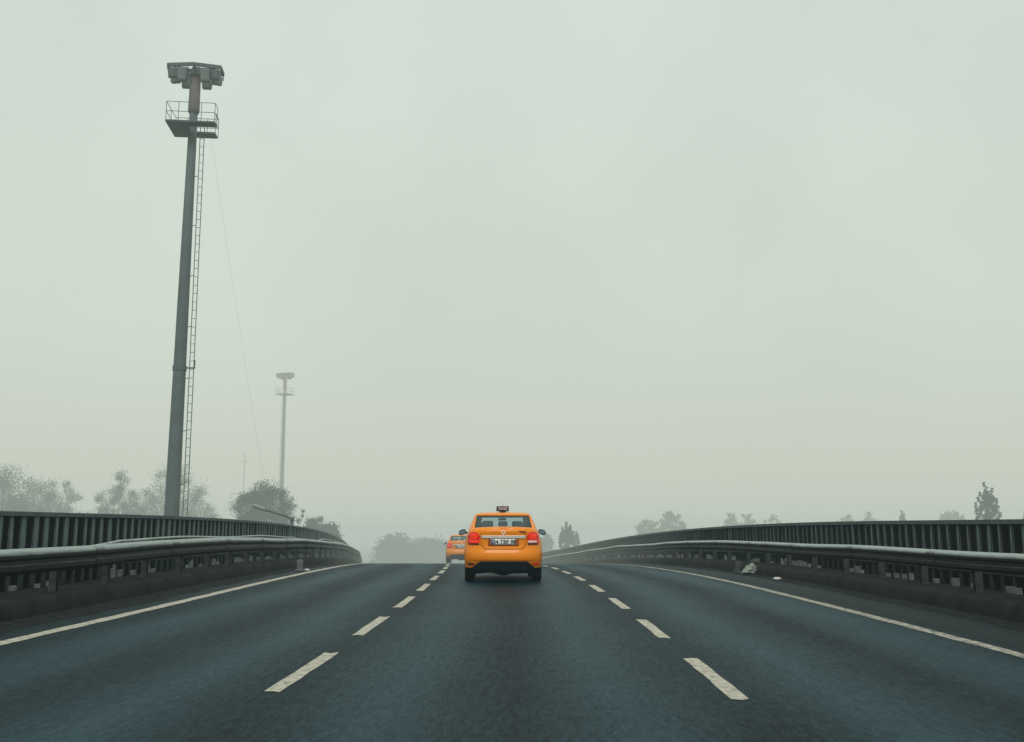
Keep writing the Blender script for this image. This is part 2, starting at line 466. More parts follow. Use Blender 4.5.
# ------------------------------------------------------------------ fences
def fence(s, lat, top, pitch, bw, label):
    y0 = 3.0
    root = empty('parapet_fence', (rx(lat, y0), y0, 0.27)); tag(root, label, 'fence')
    ox, oy, oz = root.location
    def rib(name, prof, ys, mat_):
        vs, fs = [], []; n = len(prof)
        for y in ys:
            for l, h in prof: vs.append((rx(lat+l, y)-ox, y-oy, h-drop(y)-oz))
        for i in range(len(ys)-1):
            for j in range(n):
                a = i*n+j; b = i*n+(j+1) % n
                fs.append((a, b, b+n, a+n))
        return new_mesh(name, vs, fs, mat_, root)
    ys = [y0+1.0*i for i in range(0, 120)]
    rib('top_rail', [(-0.05, top-0.07), (0.05, top-0.07), (0.05, top), (-0.05, top)], ys, MAT['railpaint'])
    rib('bottom_rail', [(-0.025, 0.52), (0.025, 0.52), (0.025, 0.58), (-0.025, 0.58)], ys, MAT['postm'])
    rib('back_panel', [(s*0.115, 0.24), (s*0.165, 0.24), (s*0.165, top-0.01), (s*0.115, top-0.01)], ys, MAT['panel'])
    hgt = top-0.07-0.28
    def bal(mb, x, y, z):
        d = 0.005 if s < 0 else 0.010
        mb.box((x, y, z+hgt/2), (0.012, bw, hgt))
        mb.box((x-s*(0.006+d/2), y-bw*0.5+0.007, z+hgt/2), (d, 0.014, hgt)); mb.box((x-s*(0.006+d/2), y+bw*0.5-0.007, z+hgt/2), (d, 0.014, hgt))
    first = None; rest = MB(); foots = None
    n = int(115/pitch); rng = random.Random(3 if s < 0 else 9)
    near = 10
    cnt = 0
    for i in range(n):
        y = y0+0.1+pitch*i
        x, z = rx(lat, y)-ox, 0.28-drop(y)-oz
        j = rng.uniform(-0.02, 0.02)
        if y > near and cnt < 100:
            cnt += 1
            if first is None:
                m = MB(); bal(m, 0, 0, 0); o = first = new_mesh('baluster', m.v, m.f, None, root, mats=[MAT['baluster'], MAT['flange']], fmat=[0]*6+[1]*12)
            else:
                o = first.copy(); COL.objects.link(o); o.parent = root
            o.location = (x, y-oy+j, z); o.rotation_euler = (0, rng.uniform(-.012, .012), rng.uniform(-.12, .12))
        else:
            bal(rest, x, y-oy, z)
    r = new_mesh('balusters', rest.v, rest.f, None, root, mats=[MAT['railpaint'], MAT['flange']], fmat=([0]*6+[1]*12)*(len(rest.f)//18)); r['kind'] = 'stuff'
    protos = []
    kk = 0
    for i in range(n):
        y = y0+0.1+pitch*i
        if y < near or kk > 95: continue
        if rng.random() < 0.42: continue
        x, z = rx(lat-s*0.10, y)-ox, 0.272-drop(y)-oz
        kk += 1
        if len(protos) < 4:
            q = len(protos)
            m = MB().box((0, 0, 0.045+0.018*q), (0.09, 0.15+0.03*(q % 2), 0.09+0.036*q), bev=0.012)
            if q == 3: m.box((-s*0.02, 0.03, 0.22), (0.05, 0.05, 0.12), bev=0.01)
            o = m.build('footing', MAT['footing'], root); protos.append(o)
        else:
            o = rng.choice(protos).copy(); COL.objects.link(o); o.parent = root
        o.location = (x+rng.uniform(-.02, .02), y-oy+rng.uniform(-.05, .05), z); o.rotation_euler = (0, 0, rng.uniform(-.4, .4))
        o.scale = (1, rng.uniform(0.35, 0.95), rng.uniform(0.5, 1.0))
    return root
fence(-1, -7.95, 1.49, 0.39, 0.165, 'dark parapet fence of grey uprights behind the left crash barrier')
fence(1, 7.35, 1.365, 0.362, 0.125, 'dark parapet fence of grey uprights behind the right crash barrier')

# ------------------------------------------------------------------ small things at the kerbs
def small_post(px, y, h, w, m, label, lean=0.0):
    x = at(px, y)
    o = MB().box((0, 0, h/2), (w, w*0.8, h), bev=0.012).box((0, 0, h+0.015), (w*0.7, w*0.6, 0.03), bev=0.006)
    # base foot
    o.box((0, 0, 0.015), (w*1.6, w*1.4, 0.03), bev=0.006)
    o = o.build('kerb_post', m)
    o.location = (x, y, 0.012-drop(y)); o.rotation_euler = (0, lean, 0.1)
    tag(o, label, 'post', 'stubby kerb posts')
small_post(303.0, 30.0, 0.30, 0.17, simple('grey_post', (0.12, 0.13, 0.125), 0.8, var=0.3, scale=8), 'stubby grey post standing at the left road edge before the bend')
small_post(732.5, 28.3, 0.30, 0.13, simple('dark_post', (0.06, 0.066, 0.062), 0.8, var=0.3, scale=8), 'stubby dark post beside the pale sack at the right kerb', 0.15)
# crumpled sack
bm = bmesh.new(); bmesh.ops.create_icosphere(bm, subdivisions=4, radius=1.0)
rng = random.Random(4)
for v in bm.verts:
    c = v.co
    a = 0.10*math.sin(5*c.x+3*c.y+1)+0.08*math.sin(9*c.y-4*c.z)+0.07*math.sin(11*c.z+7*c.x)+0.05*math.sin(17*c.x-13*c.y)
    c *= 1+a
    v.co = Vector((c.x*0.20, c.y*0.15, max(-0.0, (c.z*0.5+0.42))*0.23*(1.15+0.6*c.x)))
me = bpy.data.meshes.new('sack'); bm.to_mesh(me); bm.free(); me.polygons.foreach_set('use_smooth', [True]*len(me.polygons))
o = bpy.data.objects.new('sack', me); COL.objects.link(o); me.materials.append(MAT['cloth'])
o.location = (at(744, 27.2), 27.2, 0.012-drop(27.0)); o.rotation_euler = (0, 0, 0.2)
tag(o, 'crumpled pale sack dropped against the right kerb', 'sack')
for px, y, s, lb in ((771, 24.0, 0.075, 'scrap of white litter by the right kerb'), (310, 29.6, 0.07, 'scrap of white litter by the grey post on the left')):
    bm = bmesh.new(); bmesh.ops.create_icosphere(bm, subdivisions=2, radius=1.0)
    for v in bm.verts:
        v.co *= 1+random.uniform(-.25, .25); v.co = Vector((v.co.x*s*1.3, v.co.y*s, v.co.z*s*0.5+s*0.45))
    me = bpy.data.meshes.new('litter'); bm.to_mesh(me); bm.free()
    o = bpy.data.objects.new('litter', me); COL.objects.link(o); me.materials.append(MAT['litter'])
    o.location = (at(px, y), y, 0.014-drop(y)); tag(o, lb, 'litter', 'scraps of litter')

# ------------------------------------------------------------------ floodlight masts
def make_mast(loc, rz, label):
    root = empty('floodlight_mast', loc, rz); tag(root, label, 'light mast', 'tall floodlight masts on the left'); root.rotation_euler.y = 0.0035
    Z = 24.42-loc[2]                           # top of the head above the foot
    zp = 21.12-loc[2]                           # platform deck
    r0 = 0.40
    def rad(z): return r0 + (0.215-r0)*min(1, z/zp)
    MB().tube([(0,0,0), (0,0,zp*0.25), (0,0,zp*0.5), (0,0,zp*0.75), (0,0,zp+0.9)], [rad(0), rad(zp*.25), rad(zp*.5), rad(zp*.75), 0.205], 16).build('pole', MAT['mast'], root, True)
    MB().box((0,0,0.04), (1.3,1.3,0.08), bev=0.01).build('base_plate', MAT['mast'], root)
    MB().tube([(0,0,zp+0.85), (0,0,zp+0.95), (0,0,Z-0.35)], [0.25, 0.285, 0.26], 14).build('sleeve', MAT['sleeve'], root, True)
    # U shaped platform
    d = MB()
    d.box((-0.62, 0.0, zp), (1.00, 2.1, 0.10), bev=0.01)
    d.box((0.46, 0.72, zp), (1.16, 0.66, 0.10), bev=0.01)
    d.box((0.58, -0.75, zp), (1.40, 0.60, 0.10), bev=0.01)
    d.build('platform', MAT['deck'], root)
    rl = MB()
    x0, x1, ya, yb = -1.10, 1.26, -1.03, 1.03
    for h in (0.5, 1.0):
        for p, q in (((x0, ya), (x1, ya)), ((x0, yb), (x1-.2, yb)), ((x0, ya), (x0, yb)), ((x1, ya), (x1, ya+.66)), ((x1-.2, yb), (x1-.2, yb-.7))):
            rl.tube([(p[0], p[1], zp+h), (q[0], q[1], zp+h)], 0.016, 5)
    for p in ((x0, ya), (-0.5, ya), (0.6, ya), (x1, ya), (x0, yb), (-.5, yb), (.5, yb), (x1-.2, yb), (x0, 0), (x1, ya+.66), (x1-.2, yb-.7)):
        rl.tube([(p[0], p[1], zp), (p[0], p[1], zp+1.0)], 0.016, 5)
    rl.build('railing', MAT['mast'], root)
    # head frame: a long shallow ring carrying the floodlights
    hf = MB()
    P = [(1.40*math.cos(a)*(1 if abs(math.cos(a)) > .5 else .9), 0.62*math.sin(a), Z-0.10) for a in [2*PI*(k+0.5)/8 for k in range(8)]]
    P = [(-1.30, -0.42), (0.0, -0.66), (1.30, -0.42), (1.30, 0.42), (0.0, 0.66), (-1.30, 0.42)]
    for k in range(6):
        a, b = Vector((*P[k], Z-0.10)), Vector((*P[(k+1) % 6], Z-0.10)); m = (a+b)/2; v = b-a
        M = Matrix.Rotation(math.atan2(v.y, v.x), 4, 'Z')
        hf.box(m, (v.length*1.02, 0.10, 0.17), M)
        hf.tube([(0, 0, Z-0.16), tuple(a)], 0.05, 6)
    hf.tube([(0, 0, Z-0.5), (0, 0, Z-0.02)], [0.30, 0.22], 12)
    hf.build('head_frame', MAT['mast'], root)
    protos_ = {}
    for fx, fy, fr, big in ((-1.03, -0.40, 0.25, 0), (-0.55, -0.52, 0.0, 1), (0.58, -0.52, 0.0, 1), (1.03, -0.38, -0.25, 0), (1.02, 0.40, PI+.25, 0), (0.5, 0.52, PI, 1), (-0.52, 0.52, PI, 1), (-1.03, 0.40, PI-.25, 0)):
        if big not in protos_:
            b = MB(); hh = 0.86 if big else 0.58
            top = [(-.27, -.20, 0.0), (.27, -.20, 0.0), (.27, .14, 0.0), (-.27, .14, 0.0)]
            bot = [(-.21, -.02, -hh*.72), (.21, -.02, -hh*.72), (.21, .24, -hh*.72), (-.21, .24, -hh*.72)]
            b.add(top+bot, [(0,1,2,3), (0,4,5,1), (1,5,6,2), (2,6,7,3), (3,7,4,0), (4,7,6,5)])
            b.box((-.295, -0.02, 0.06), (0.03, 0.06, 0.34)); b.box((.295, -0.02, 0.06), (0.03, 0.06, 0.34)); b.box((0, -0.02, 0.22), (0.62, 0.06, 0.03))
            f = protos_[big] = b.build('floodlight', MAT['lampbox'], root)
            g = MB(); g.add([(-.22, -.207, -.03), (.22, -.207, -.03), (.178, -.045, -hh*.66), (-.178, -.045, -hh*.66)], [(0,3,2,1)])
            g.build('lens', MAT['lampglass'], f)
        else:
            f = copy_tree(protos_[big], root)
        f.location = (fx, fy, Z-0.30); f.rotation_euler = (0.0, 0, fr)
    # ladder
    ld = MB()
    lx, ly = 0.66, -0.28
    for dx in (-0.10, 0.10):
        ld.tube([(lx+0.06+dx, ly, 0.2), (lx-0.12+dx, ly, zp)], 0.022, 5)
    nr = int(zp/0.42)
    for i in range(1, nr):
        z = 0.2+0.42*i; x = lx+0.06-0.18*z/zp
        ld.tube([(x-0.10, ly, z), (x+0.10, ly, z)], 0.014, 4)
    for i in range(1, 10):
        z = zp*i/10; x = lx+0.06-0.18*z/zp
        ld.tube([(0, 0, z), (x-0.10, ly, z)], 0.02, 4)
    ld.build('ladder', MAT['mast'], root)
    zc = zp*0.52
    c = MB().box((0.42, -0.2, zc), (0.62, 0.1, 0.06)).box((0.74, -0.2, zc+0.18), (0.05, 0.1, 0.42)).tube([(0,0,zc-0.12), (0,0,zc+0.12)], rad(zc)+0.035, 16)
    c.build('bracket', MAT['deck'], root)
    return root
mx, my = at(172.8, 48), 48.0
make_mast((mx, my, ground_z(mx, my)), 0.12, 'tall floodlight mast nearest the road with clear ladder and railed platform')
mx2, my2 = at(282.6, 152), 152.0
make_mast((mx2, my2, ground_z(mx2, my2)), PI*0.9, 'farther floodlight mast faded by the fog behind the bushy dark tree')
# thin stay cable from the nearer mast's platform
pts = []
a = Vector((mx+1.15, my-0.6, 21.0)); gx = mx+4.7; b = Vector((gx, my+3.0, ground_z(gx, my+3.0)))
for i in range(17):
    t = i/16; p = a.lerp(b, t); p.z -= 1.2*4*t*(1-t)*0.5; pts.append(p-a)
o = MB().tube(pts, 0.0028, 5).build('stay_cable', MAT['wire']); o.location = a
tag(o, 'thin cable sagging down from the platform of the nearest mast', 'cable')
# faint far pole
px_, py_ = at(244, 240), 240.0
gz = ground_z(px_, py_)
o = MB().tube([(0,0,0), (0,0,18.3-gz)], [0.2, 0.12], 8).box((0,0,16.3-gz), (1.6, 0.15, 0.15)).build('antenna_pole', MAT['mast']); o.location = (px_, py_, gz)
tag(o, 'very faint thin pole with one crossbar far off in the fog', 'pole')

# ------------------------------------------------------------------ street lamp beyond the left fence
ly_ = 50.0; lx_ = at(293.8, ly_); gz = ground_z(lx_, ly_)
lamp = empty('street_lamp', (lx_, ly_, gz)); tag(lamp, 'grey street lamp with a long arm rising just above the left fence', 'street lamp')
tz = 1.28+0.30-gz+0.05
MB().tube([(0,0,0), (0,0,tz*0.6), (0,0,tz)], [0.11, 0.09, 0.075], 10).tube([(0,0,tz-0.15), (0,0,tz+0.03)], 0.10, 10).build('pole', MAT['deck'], lamp, True)
MB().tube([(0,0,tz-0.06), (-0.35,0,tz+0.10), (-0.9,0,tz+0.26), (-1.35,0,tz+0.38)], [0.06, 0.055, 0.05, 0.045], 8).build('arm', MAT['deck'], lamp, True)
MR = Matrix.Rotation(math.radians(18), 4, 'Y')
hd = MB().box((-1.63, 0, tz+0.47), (0.66, 0.30, 0.15), MR, bev=0.05).box((-1.45, 0, tz+0.44), (0.25, 0.16, 0.10), MR, bev=0.03)
hd = hd.build('lamp_head', MAT['lampbox'], lamp)
MB().box((-1.66, 0, tz+0.56), (0.56, 0.26, 0.06), MR, bev=0.02).build('lamp_cover', MAT['pipe'], hd)

# ------------------------------------------------------------------ trees
def tree(name, px, y, top, wpx, label, leaf='green', style='round', dens=1.0, seed=1, lsize=0.3, group='trees in the fog', low=0.25):
    """top = row of the treetop above eye level expressed in metres at distance y"""
    rng = random.Random(seed)
    x = at(px, y); gz = ground_z(x, y)
    ht = H + top - gz
    W = wpx*0.001*y/2
    root = empty(name, (x, y, gz)); tag(root, label, 'tree', group)
    tr = MB()
    fork = ht*(0.25 if style != 'cone' else 0.9)
    tips = []
    tr.tube([(0,0,0), (rng.uniform(-.1,.1)*W, 0, fork*0.5), (rng.uniform(-.1,.1)*W, rng.uniform(-.1,.1)*W, fork)], [0.022*ht+0.06, 0.017*ht+0.05, 0.012*ht+0.02], 8)
    if style == 'cone':
        cl = []
        nlev = 22
        for i in range(nlev):
            t = low + (0.89-low)*i/(nlev-1)
            # uneven spire with side leaders
            r = W*min(0.88, 3.2*(1-t)+0.04)*rng.uniform(0.7, 1.05)
            for k in range(5):
                a = rng.uniform(0, 2*PI); rr = r*rng.uniform(0.2, 0.95)
                cl.append((rr*math.cos(a), rr*math.sin(a), ht*t+rng.uniform(-.2,.3), max(0.16*W, 0.30*r)))
        for sx, tt in ((-0.55, 0.925), (0.48, 0.955), (-0.05, 0.995), (0.80, 0.88), (-0.85, 0.85), (0.22, 0.93)):
            for d in range(9):
                cl.append((sx*W+rng.uniform(-.06, .06)*W, rng.uniform(-.3, .3)*W, ht*tt-0.12*W-0.20*W*d, (0.085+0.02*min(d, 5))*W))
    else:
        cl = []
        zc = ht*(1+low)/2; hz = ht*(1-low)/2
        n = int(46*dens) if style != 'sparse' else int(40*dens)
        for i in range(n):
            for _ in range(30):
                u = Vector((rng.uniform(-1,1), rng.uniform(-1,1), rng.uniform(-1,1)))
                if 0.30 < u.length < 1: break
            if style == 'wide': u.z = abs(u.z)*1.0-0.2
            r = W*(rng.uniform(0.16, 0.30) if style != 'sparse' else rng.uniform(0.12, 0.25))
            cx, cy, cz = u.x*(W-r*0.6), u.y*(W-r*0.6), zc+u.z*(hz-r*0.5)
            if style in ('sparse', 'wide') and u.z > 0: cz -= hz*0.25*abs(u.x)
            cl.append((cx, cy, cz, r))
        for i, c in enumerate(cl):
            if i % 2 == 0:
                m = Vector((c[0]*0.35, c[1]*0.35, fork+(c[2]-fork)*0.45))
                tr.tube([(0,0,fork*0.9), tuple(m), (c[0], c[1], c[2])], [0.006*ht+0.015, 0.004*ht+0.01, 0.012], 5, False)
                # twigs
                for q in range(5 if style == 'sparse' else 2):
                    e = Vector((c[0], c[1], c[2])) + Vector((rng.uniform(-1,1), rng.uniform(-1,1), rng.uniform(-.3,1.3)))*c[3]*1.4
                    tr.tube([tuple(m.lerp(Vector(c[:3]), 0.8)), tuple(e)], [0.02, 0.012], 3, False)
    tr.build('trunk', MAT['bark'], root, True)
    vs, fs = [], []
    area = 0
    for (cx, cy, cz, r) in cl:
        n = int(dens*(80 if style != 'sparse' else 42)*min(3.0, max(0.4, (r/(lsize*2.2))**2)))
        for i in range(n):
            u = Vector((rng.gauss(0,1), rng.gauss(0,1), rng.gauss(0,1)))*r*(0.47 if style != 'cone' else 0.44)
            c = Vector((cx+u.x, cy+u.y, cz+u.z*0.85))
            if c.z > ht+0.1: continue
            a = Vector((rng.uniform(-1,1), rng.uniform(-1,1), rng.uniform(-1,1))).normalized()
            b = a.cross(Vector((rng.uniform(-1,1), rng.uniform(-1,1), rng.uniform(-1,1)))).normalized()
            s = lsize*rng.uniform(0.35, 0.75)
            k = len(vs)
            vs += [tuple(c+a*s), tuple(c+b*s*0.6), tuple(c-a*s), tuple(c-b*s*0.6)]
            fs.append((k, k+1, k+2, k+3))
    new_mesh('crown', vs, fs, LEAF[leaf], root)
    return root
# left of the road (top = metres above eye)
tree('leafy_tree', 2, 108, 6.5, 96, 'broad hazy tree at the far left edge of the view', 'green', 'round', 1.8, 2, 0.13)
tree('leafy_tree', 54, 116, 6.5, 70, 'hazy tree just right of the far left one with a rounded thin top', 'green', 'sparse', 2.2, 5, 0.12)
tree('leafy_tree', 120, 112, 6.1, 66, 'thin leaved hazy tree just left of the nearest mast', 'green', 'sparse', 2.2, 8, 0.12)
tree('leafy_tree', 178, 116, 7.3, 84, 'thin leaved hazy tree right behind the nearest mast', 'green', 'sparse', 2.4, 11, 0.12)
tree('bushy_tree', 267, 88, 3.9, 72, 'dense dark bushy tree in front of the farther mast', 'dark', 'round', 2.0, 15, 0.12, low=0.3)
tree('bare_tree', 297, 92, 3.4, 26, 'scraggly thin branched tree beside the dense dark bushy tree', 'green', 'sparse', 1.0, 17, 0.18)
tree('bushy_tree', 321, 96, 0.95, 44, 'low rounded dark tree just right of the street lamp', 'dark', 'round', 2.0, 21, 0.14)
tree('leafy_tree', 222, 150, 1.9, 9, 'small reddish treetop peeping over the left fence', 'rust', 'sparse', 1.0, 24, 0.22)
# beyond the crest
for i, (px, y, tp, w, lb) in enumerate((
        (398, 158, -1.3, 56, 'faint bush beyond the crest, left one of the clump left of the taxis'),
        (428, 164, -1.7, 54, 'faint bush beyond the crest, middle one of the clump left of the taxis'),
        (462, 170, -2.0, 54, 'faint bush beyond the crest, half hidden by the farther taxi'))):
    tree('bush', px, y, tp, w, lb, 'green', 'round', 1.8, 31+i, 0.4, 'bushes beyond the crest', low=-0.7)
# right of the road
tree('conifer', 979.5, 88, 3.8, 25, 'dark upright conifer with a ragged top near the right edge', 'dark', 'cone', 1.3, 41, 0.15, 'conifers on the right')
tree('conifer', 566, 112, 0.4, 15, 'small dark conifer just right of the nearer taxi', 'dark', 'cone', 1.2, 43, 0.24, 'conifers on the right')
tree('conifer', 575.5, 122, -0.7, 6, 'tiny dark conifer beside the small one right of the taxi', 'dark', 'cone', 1.2, 44, 0.2, 'conifers on the right')
tree('conifer', 896, 130, 1.9, 8, 'small faint conifer tip standing alone left of the ragged conifer', 'dark', 'cone', 1.0, 45, 0.2, 'conifers on the right')
tree('conifer', 1016, 140, 1.9, 7, 'small faint conifer tip at the far right edge of the view', 'dark', 'cone', 1.0, 46, 0.2, 'conifers on the right')
for i, (px, y, tp, w, lb) in enumerate((
        (544, 148, -0.7, 26, 'very faint brown tree low behind the right side of the nearer taxi'),
        (648, 160, 1.33, 36, 'pale brown hazy tree, left and lower of the pair right of the small conifer'),
        (670, 160, 2.57, 36, 'pale brown hazy tree, right and taller of the pair right of the small conifer'),
        (728, 168, 2.11, 26, 'pale brown hazy tree, leftmost of the three above the middle of the right fence'),
        (745, 172, 2.5, 31, 'pale brown hazy tree, middle one of the three above the right fence'),
        (768, 172, 2.03, 26, 'pale brown hazy tree, rightmost of the three above the middle of the right fence'),
        (842, 176, 2.11, 31, 'pale brown hazy tree, left of the pair before the faint conifer tip'),
        (864, 176, 2.26, 34, 'pale brown hazy tree, right of the pair before the faint conifer tip'),
        (942, 164, 2.34, 53, 'broad pale brown hazy tree just left of the ragged conifer'))):
    tree('autumn_tree', px, y, tp, w, lb, 'brown', 'sparse', 2.4, 51+i, 0.32, 'brown trees fading into the fog')

# ------------------------------------------------------------------ taxi
def interp(tab, h):
    if h <= tab[0][0]: return tab[0][1]
    for (a, va), (b, vb) in zip(tab, tab[1:]):
        if h <= b:
            t = (h-a)/(b-a); t = t*t*(3-2*t)*0.5+t*0.5
            return va+(vb-va)*t
    return tab[-1][1]
YR = [(0.15, 0.20), (0.30, 0.10), (0.45, 0.035), (0.52, 0.0), (0.62, 0.0), (0.70, 0.025), (0.74, 0.06), (0.85, 0.085), (0.98, 0.085), (1.05, 0.065), (1.14, 0.055), (1.20, 0.085), (1.24, 0.16)]
WD = [(0.15, 0.82), (0.34, 0.875), (0.52, 0.893), (0.73, 0.895), (0.90, 0.882), (1.05, 0.845), (1.14, 0.81), (1.20, 0.775), (1.24, 0.74)]
LEN = 4.45; RC = 0.75; NN = 3.2
def rear_y(x, h):
    w = interp(WD, h); q = min(1.0, abs(x)/w)
    return interp(YR, h) + RC*(1-(1-q**NN)**(1/NN))*0.9
YW = (0.82, 3.55); WR = 0.315

def build_taxi(loc, rz, label, plate_txt):
    root = empty('taxi', loc, rz); tag(root, label, 'taxi', 'orange taxis')
    # ---- lower body, a stack of plan outlines
    def outline(h):
        w = interp(WD, h); pts = []
        xs = [math.sin(PI/2*i/20) for i in range(21)]          # dense towards the corner
        rear = [(w*x, rear_y(w*x, h)) for x in xs]
        yr_end = rear[-1][1]
        yf = LEN - 0.05 - max(0, (h-0.6))*0.35 - max(0, 0.4-h)*0.4
        sides = [(w*(1-0.012*((t-0.5)*2)**2), yr_end + (yf-0.75-yr_end)*t) for t in [i/44 for i in range(1, 45)]]
        front = []
        for i in range(1, 13):
            a = PI/2*i/12
            front.append((w*0.988*math.cos(a)**0.55 if i < 12 else 0.0, yf-0.75+0.75*math.sin(a)**0.9))
        half = rear + sides + front
        return half
    def top_h(y):
        tab = [(0.0, 1.20), (0.25, 1.215), (0.62, 1.22), (1.0, 1.16), (3.0, 1.10), (3.3, 1.06), (3.9, 0.97), (4.3, 0.84), (4.5, 0.78)]
        return interp(tab, y)
    def bot_h(y):
        z = 0.335 if y < 0.45 else 0.24
        for yw in YW:
            d = abs(y-yw)
            if d < 0.385: z = max(z, WR + math.sqrt(0.385**2-d*d)*0.98)
        return z
    LV = [0, .06, .12, .18, .24, .30, .36, .42, .48, .54, .60, .66, .72, .78, .84, .90, .95, 1.0]
    rings = []
    base = outline(0.6); m = len(base)
    for t in LV:
        ring = []
        for i in range(m):
            # iterate: height depends on y which depends on height
            y = base[i][1]; h = 0.6
            for _ in range(3):
                h = bot_h(y)+t*(top_h(y)-bot_h(y)); p = outline_cache(outline, h)[i]; y = p[1]
            ring.append((p[0], p[1], h))
        rings.append(ring)
    vs, fs = [], []
    nr = len(rings)
    full = 2*m-2
    for ring in rings:
        for p in ring: vs.append(p)
        for p in ring[-2:0:-1]: vs.append((-p[0], p[1], p[2]))
    for r in range(nr-1):
        for i in range(full):
            j = (i+1) % full
            fs.append((r*full+i, r*full+j, (r+1)*full+j, (r+1)*full+i))
    # deck across the top with a slight crown
    tr = rings[-1]; b = (nr-1)*full
    cols = 6; prev = None
    for i in range(m):
        p = tr[i]; row = []
        for c in range(cols+1):
            f = 1-2*c/cols
            if c == 0: row.append(b+i)
            elif c == cols: row.append(b+(full-i) % full)
            else:
                row.append(len(vs)); vs.append((p[0]*f, p[1], p[2]+0.035*(1-f*f)*(min(1, p[0]/0.3))))
        if prev:
            for c in range(cols): fs.append((prev[c], row[c], row[c+1], prev[c+1]))
        prev = row
    body = new_mesh('body', vs, fs, MAT['orange'], root, True)
    bm = bmesh.new(); bm.from_mesh(body.data); bmesh.ops.remove_doubles(bm, verts=bm.verts, dist=1e-4)
    bmesh.ops.recalc_face_normals(bm, faces=bm.faces); bm.to_mesh(body.data); bm.free()
    # ---- underbody
    MB().box((0, 2.2, 0.47), (1.32, 3.9, 0.46), bev=0.04).box((0.0, 0.82, 0.30), (1.30, 0.10, 0.10), bev=0.02).box((0.28, 0.55, 0.27), (0.45, 0.35, 0.14), bev=0.05).build('underbody', MAT['black'], root)
    MB().tube([(-0.30, 0.16, 0.245), (-0.30, 0.6, 0.25)], 0.025, 8).build('exhaust', MAT['postm'], root)
    # ---- patches lying on the tail
    def patch(name, mt, hs, left, right, off, parent, nx=16, thick=0.012, nh=8):
        h0, h1 = hs; vs, fs = [], []
        for i in range(nh+1):
            h = h0+(h1-h0)*i/nh
            a, b_ = left(h), right(h)
            for j in range(nx+1):
                x = a+(b_-a)*j/nx
                vs.append((x, rear_y(x, h)-off, h))
        n1 = nx+1
        for i in range(nh):
            for j in range(nx):
                q = i*n1+j; fs.append((q, q+1, q+n1+1, q+n1))
        o = new_mesh(name, vs, fs, mt, parent, True)
        # skirt back to the body
        bm = bmesh.new(); bm.from_mesh(o.data)
        be = [e for e in bm.edges if e.is_boundary]
        r = bmesh.ops.extrude_edge_only(bm, edges=be)
        for v in [g for g in r['geom'] if isinstance(g, bmesh.types.BMVert)]: v.co.y += off+thick
        bmesh.ops.recalc_face_normals(bm, faces=bm.faces)
        bm.to_mesh(o.data); bm.free()
        return o
    def lens(cx, w, h0, h1, p=2.6):
        hc, hh = (h0+h1)/2, (h1-h0)/2
        def half(h): return w*max(0.02, 1-abs((h-hc)/hh)**p)**(1/p)
        return (lambda h: cx-half(h)), (lambda h: cx+half(h))
    # tail lamps
    for s in (-1, 1):
        l, r = lens(s*0.676, 0.142, 0.845, 1.13)
        tl = patch('tail_light', MAT['red'], (0.846, 1.129), l, r, 0.016, root, nh=14)
        l, r = lens(s*0.662, 0.092, 0.97, 1.09)
        patch('lamp_lens', MAT['redglow'], (0.971, 1.089), l, r, 0.021, tl, nh=8)
        l, r = lens(s*0.655, 0.106, 0.885, 0.94, 4)
        patch('reversing_lens', MAT['clear'] if s > 0 else MAT['redglow'], (0.886, 0.939), l, r, 0.021, tl, nh=6)
        l, r = lens(s*0.668, 0.125, 0.850, 0.878, 4)
        patch('lamp_base', MAT['black'], (0.851, 0.877), l, r, 0.021, tl, nh=4)
    # boot lid: recess, chrome bar, plate, badge
    lid = patch('boot_lid', MAT['orange'], (0.735, 1.185), lambda h: -(0.42+0.10*min(1, (h-0.735)/0.12)), lambda h: 0.42+0.10*min(1, (h-0.735)/0.12), 0.006, root, 18, nh=14)
    patch('plate_recess', MAT['recess'], (0.815, 0.985), lambda h: -0.345, lambda h: 0.345, 0.0085, lid, 10, 0.002, 4)  # recess drawn flat, its shade put into a darker orange
    patch('chrome_strip', MAT['chrome'], (0.985, 1.050), lambda h: -(0.50-0.9*max(0, 1.0-h)), lambda h: 0.50-0.9*max(0, 1.0-h), 0.020, lid, 18, nh=6)
    pl = patch('number_plate', MAT['plate'], (0.850, 0.972), lambda h: -0.272, lambda h: 0.272, 0.020, lid, 10, nh=3)
    patch('plate_band', MAT['platestrip'], (0.853, 0.969), lambda h: -0.270, lambda h: -0.228, 0.0225, pl, 2, 0.001, 2)
    patch('bumper_gap', MAT['seam'], (0.722, 0.733), lambda h: -0.80, lambda h: 0.80, 0.0025, root, 24, 0.001, 1)
    patch('bumper_crease', MAT['seam'], (0.505, 0.512), lambda h: -0.66, lambda h: 0.66, 0.002, root, 24, 0.001, 1)
    def text(body_, size, loc_, mt, name, parent, ext=0.002):
        cu = bpy.data.curves.new(name, 'FONT'); cu.body = body_; cu.size = size; cu.align_x = 'CENTER'; cu.align_y = 'CENTER'; cu.extrude = ext; cu.offset = 0.0025
        t = bpy.data.objects.new(name+'_src', cu); COL.objects.link(t)
        bpy.context.view_layer.update()
        me = bpy.data.meshes.new_from_object(t.evaluated_get(bpy.context.evaluated_depsgraph_get()))
        bpy.data.objects.remove(t); me.name = name
        me.materials.clear(); me.materials.append(mt)
        o = bpy.data.objects.new(name, me); COL.objects.link(o); o.parent = parent
        o.location = loc_; o.rotation_euler = (PI/2, 0, 0)
        return o
    text(plate_txt, 0.122, (0.022, rear_y(0, .91)-0.0235, 0.911), MAT['ink'], 'plate_text', pl)
    text('SYMBOL', 0.05, (0.415, rear_y(0.415, 1.135)-0.012, 1.132), MAT['ink'], 'model_badge', lid, 0.004)
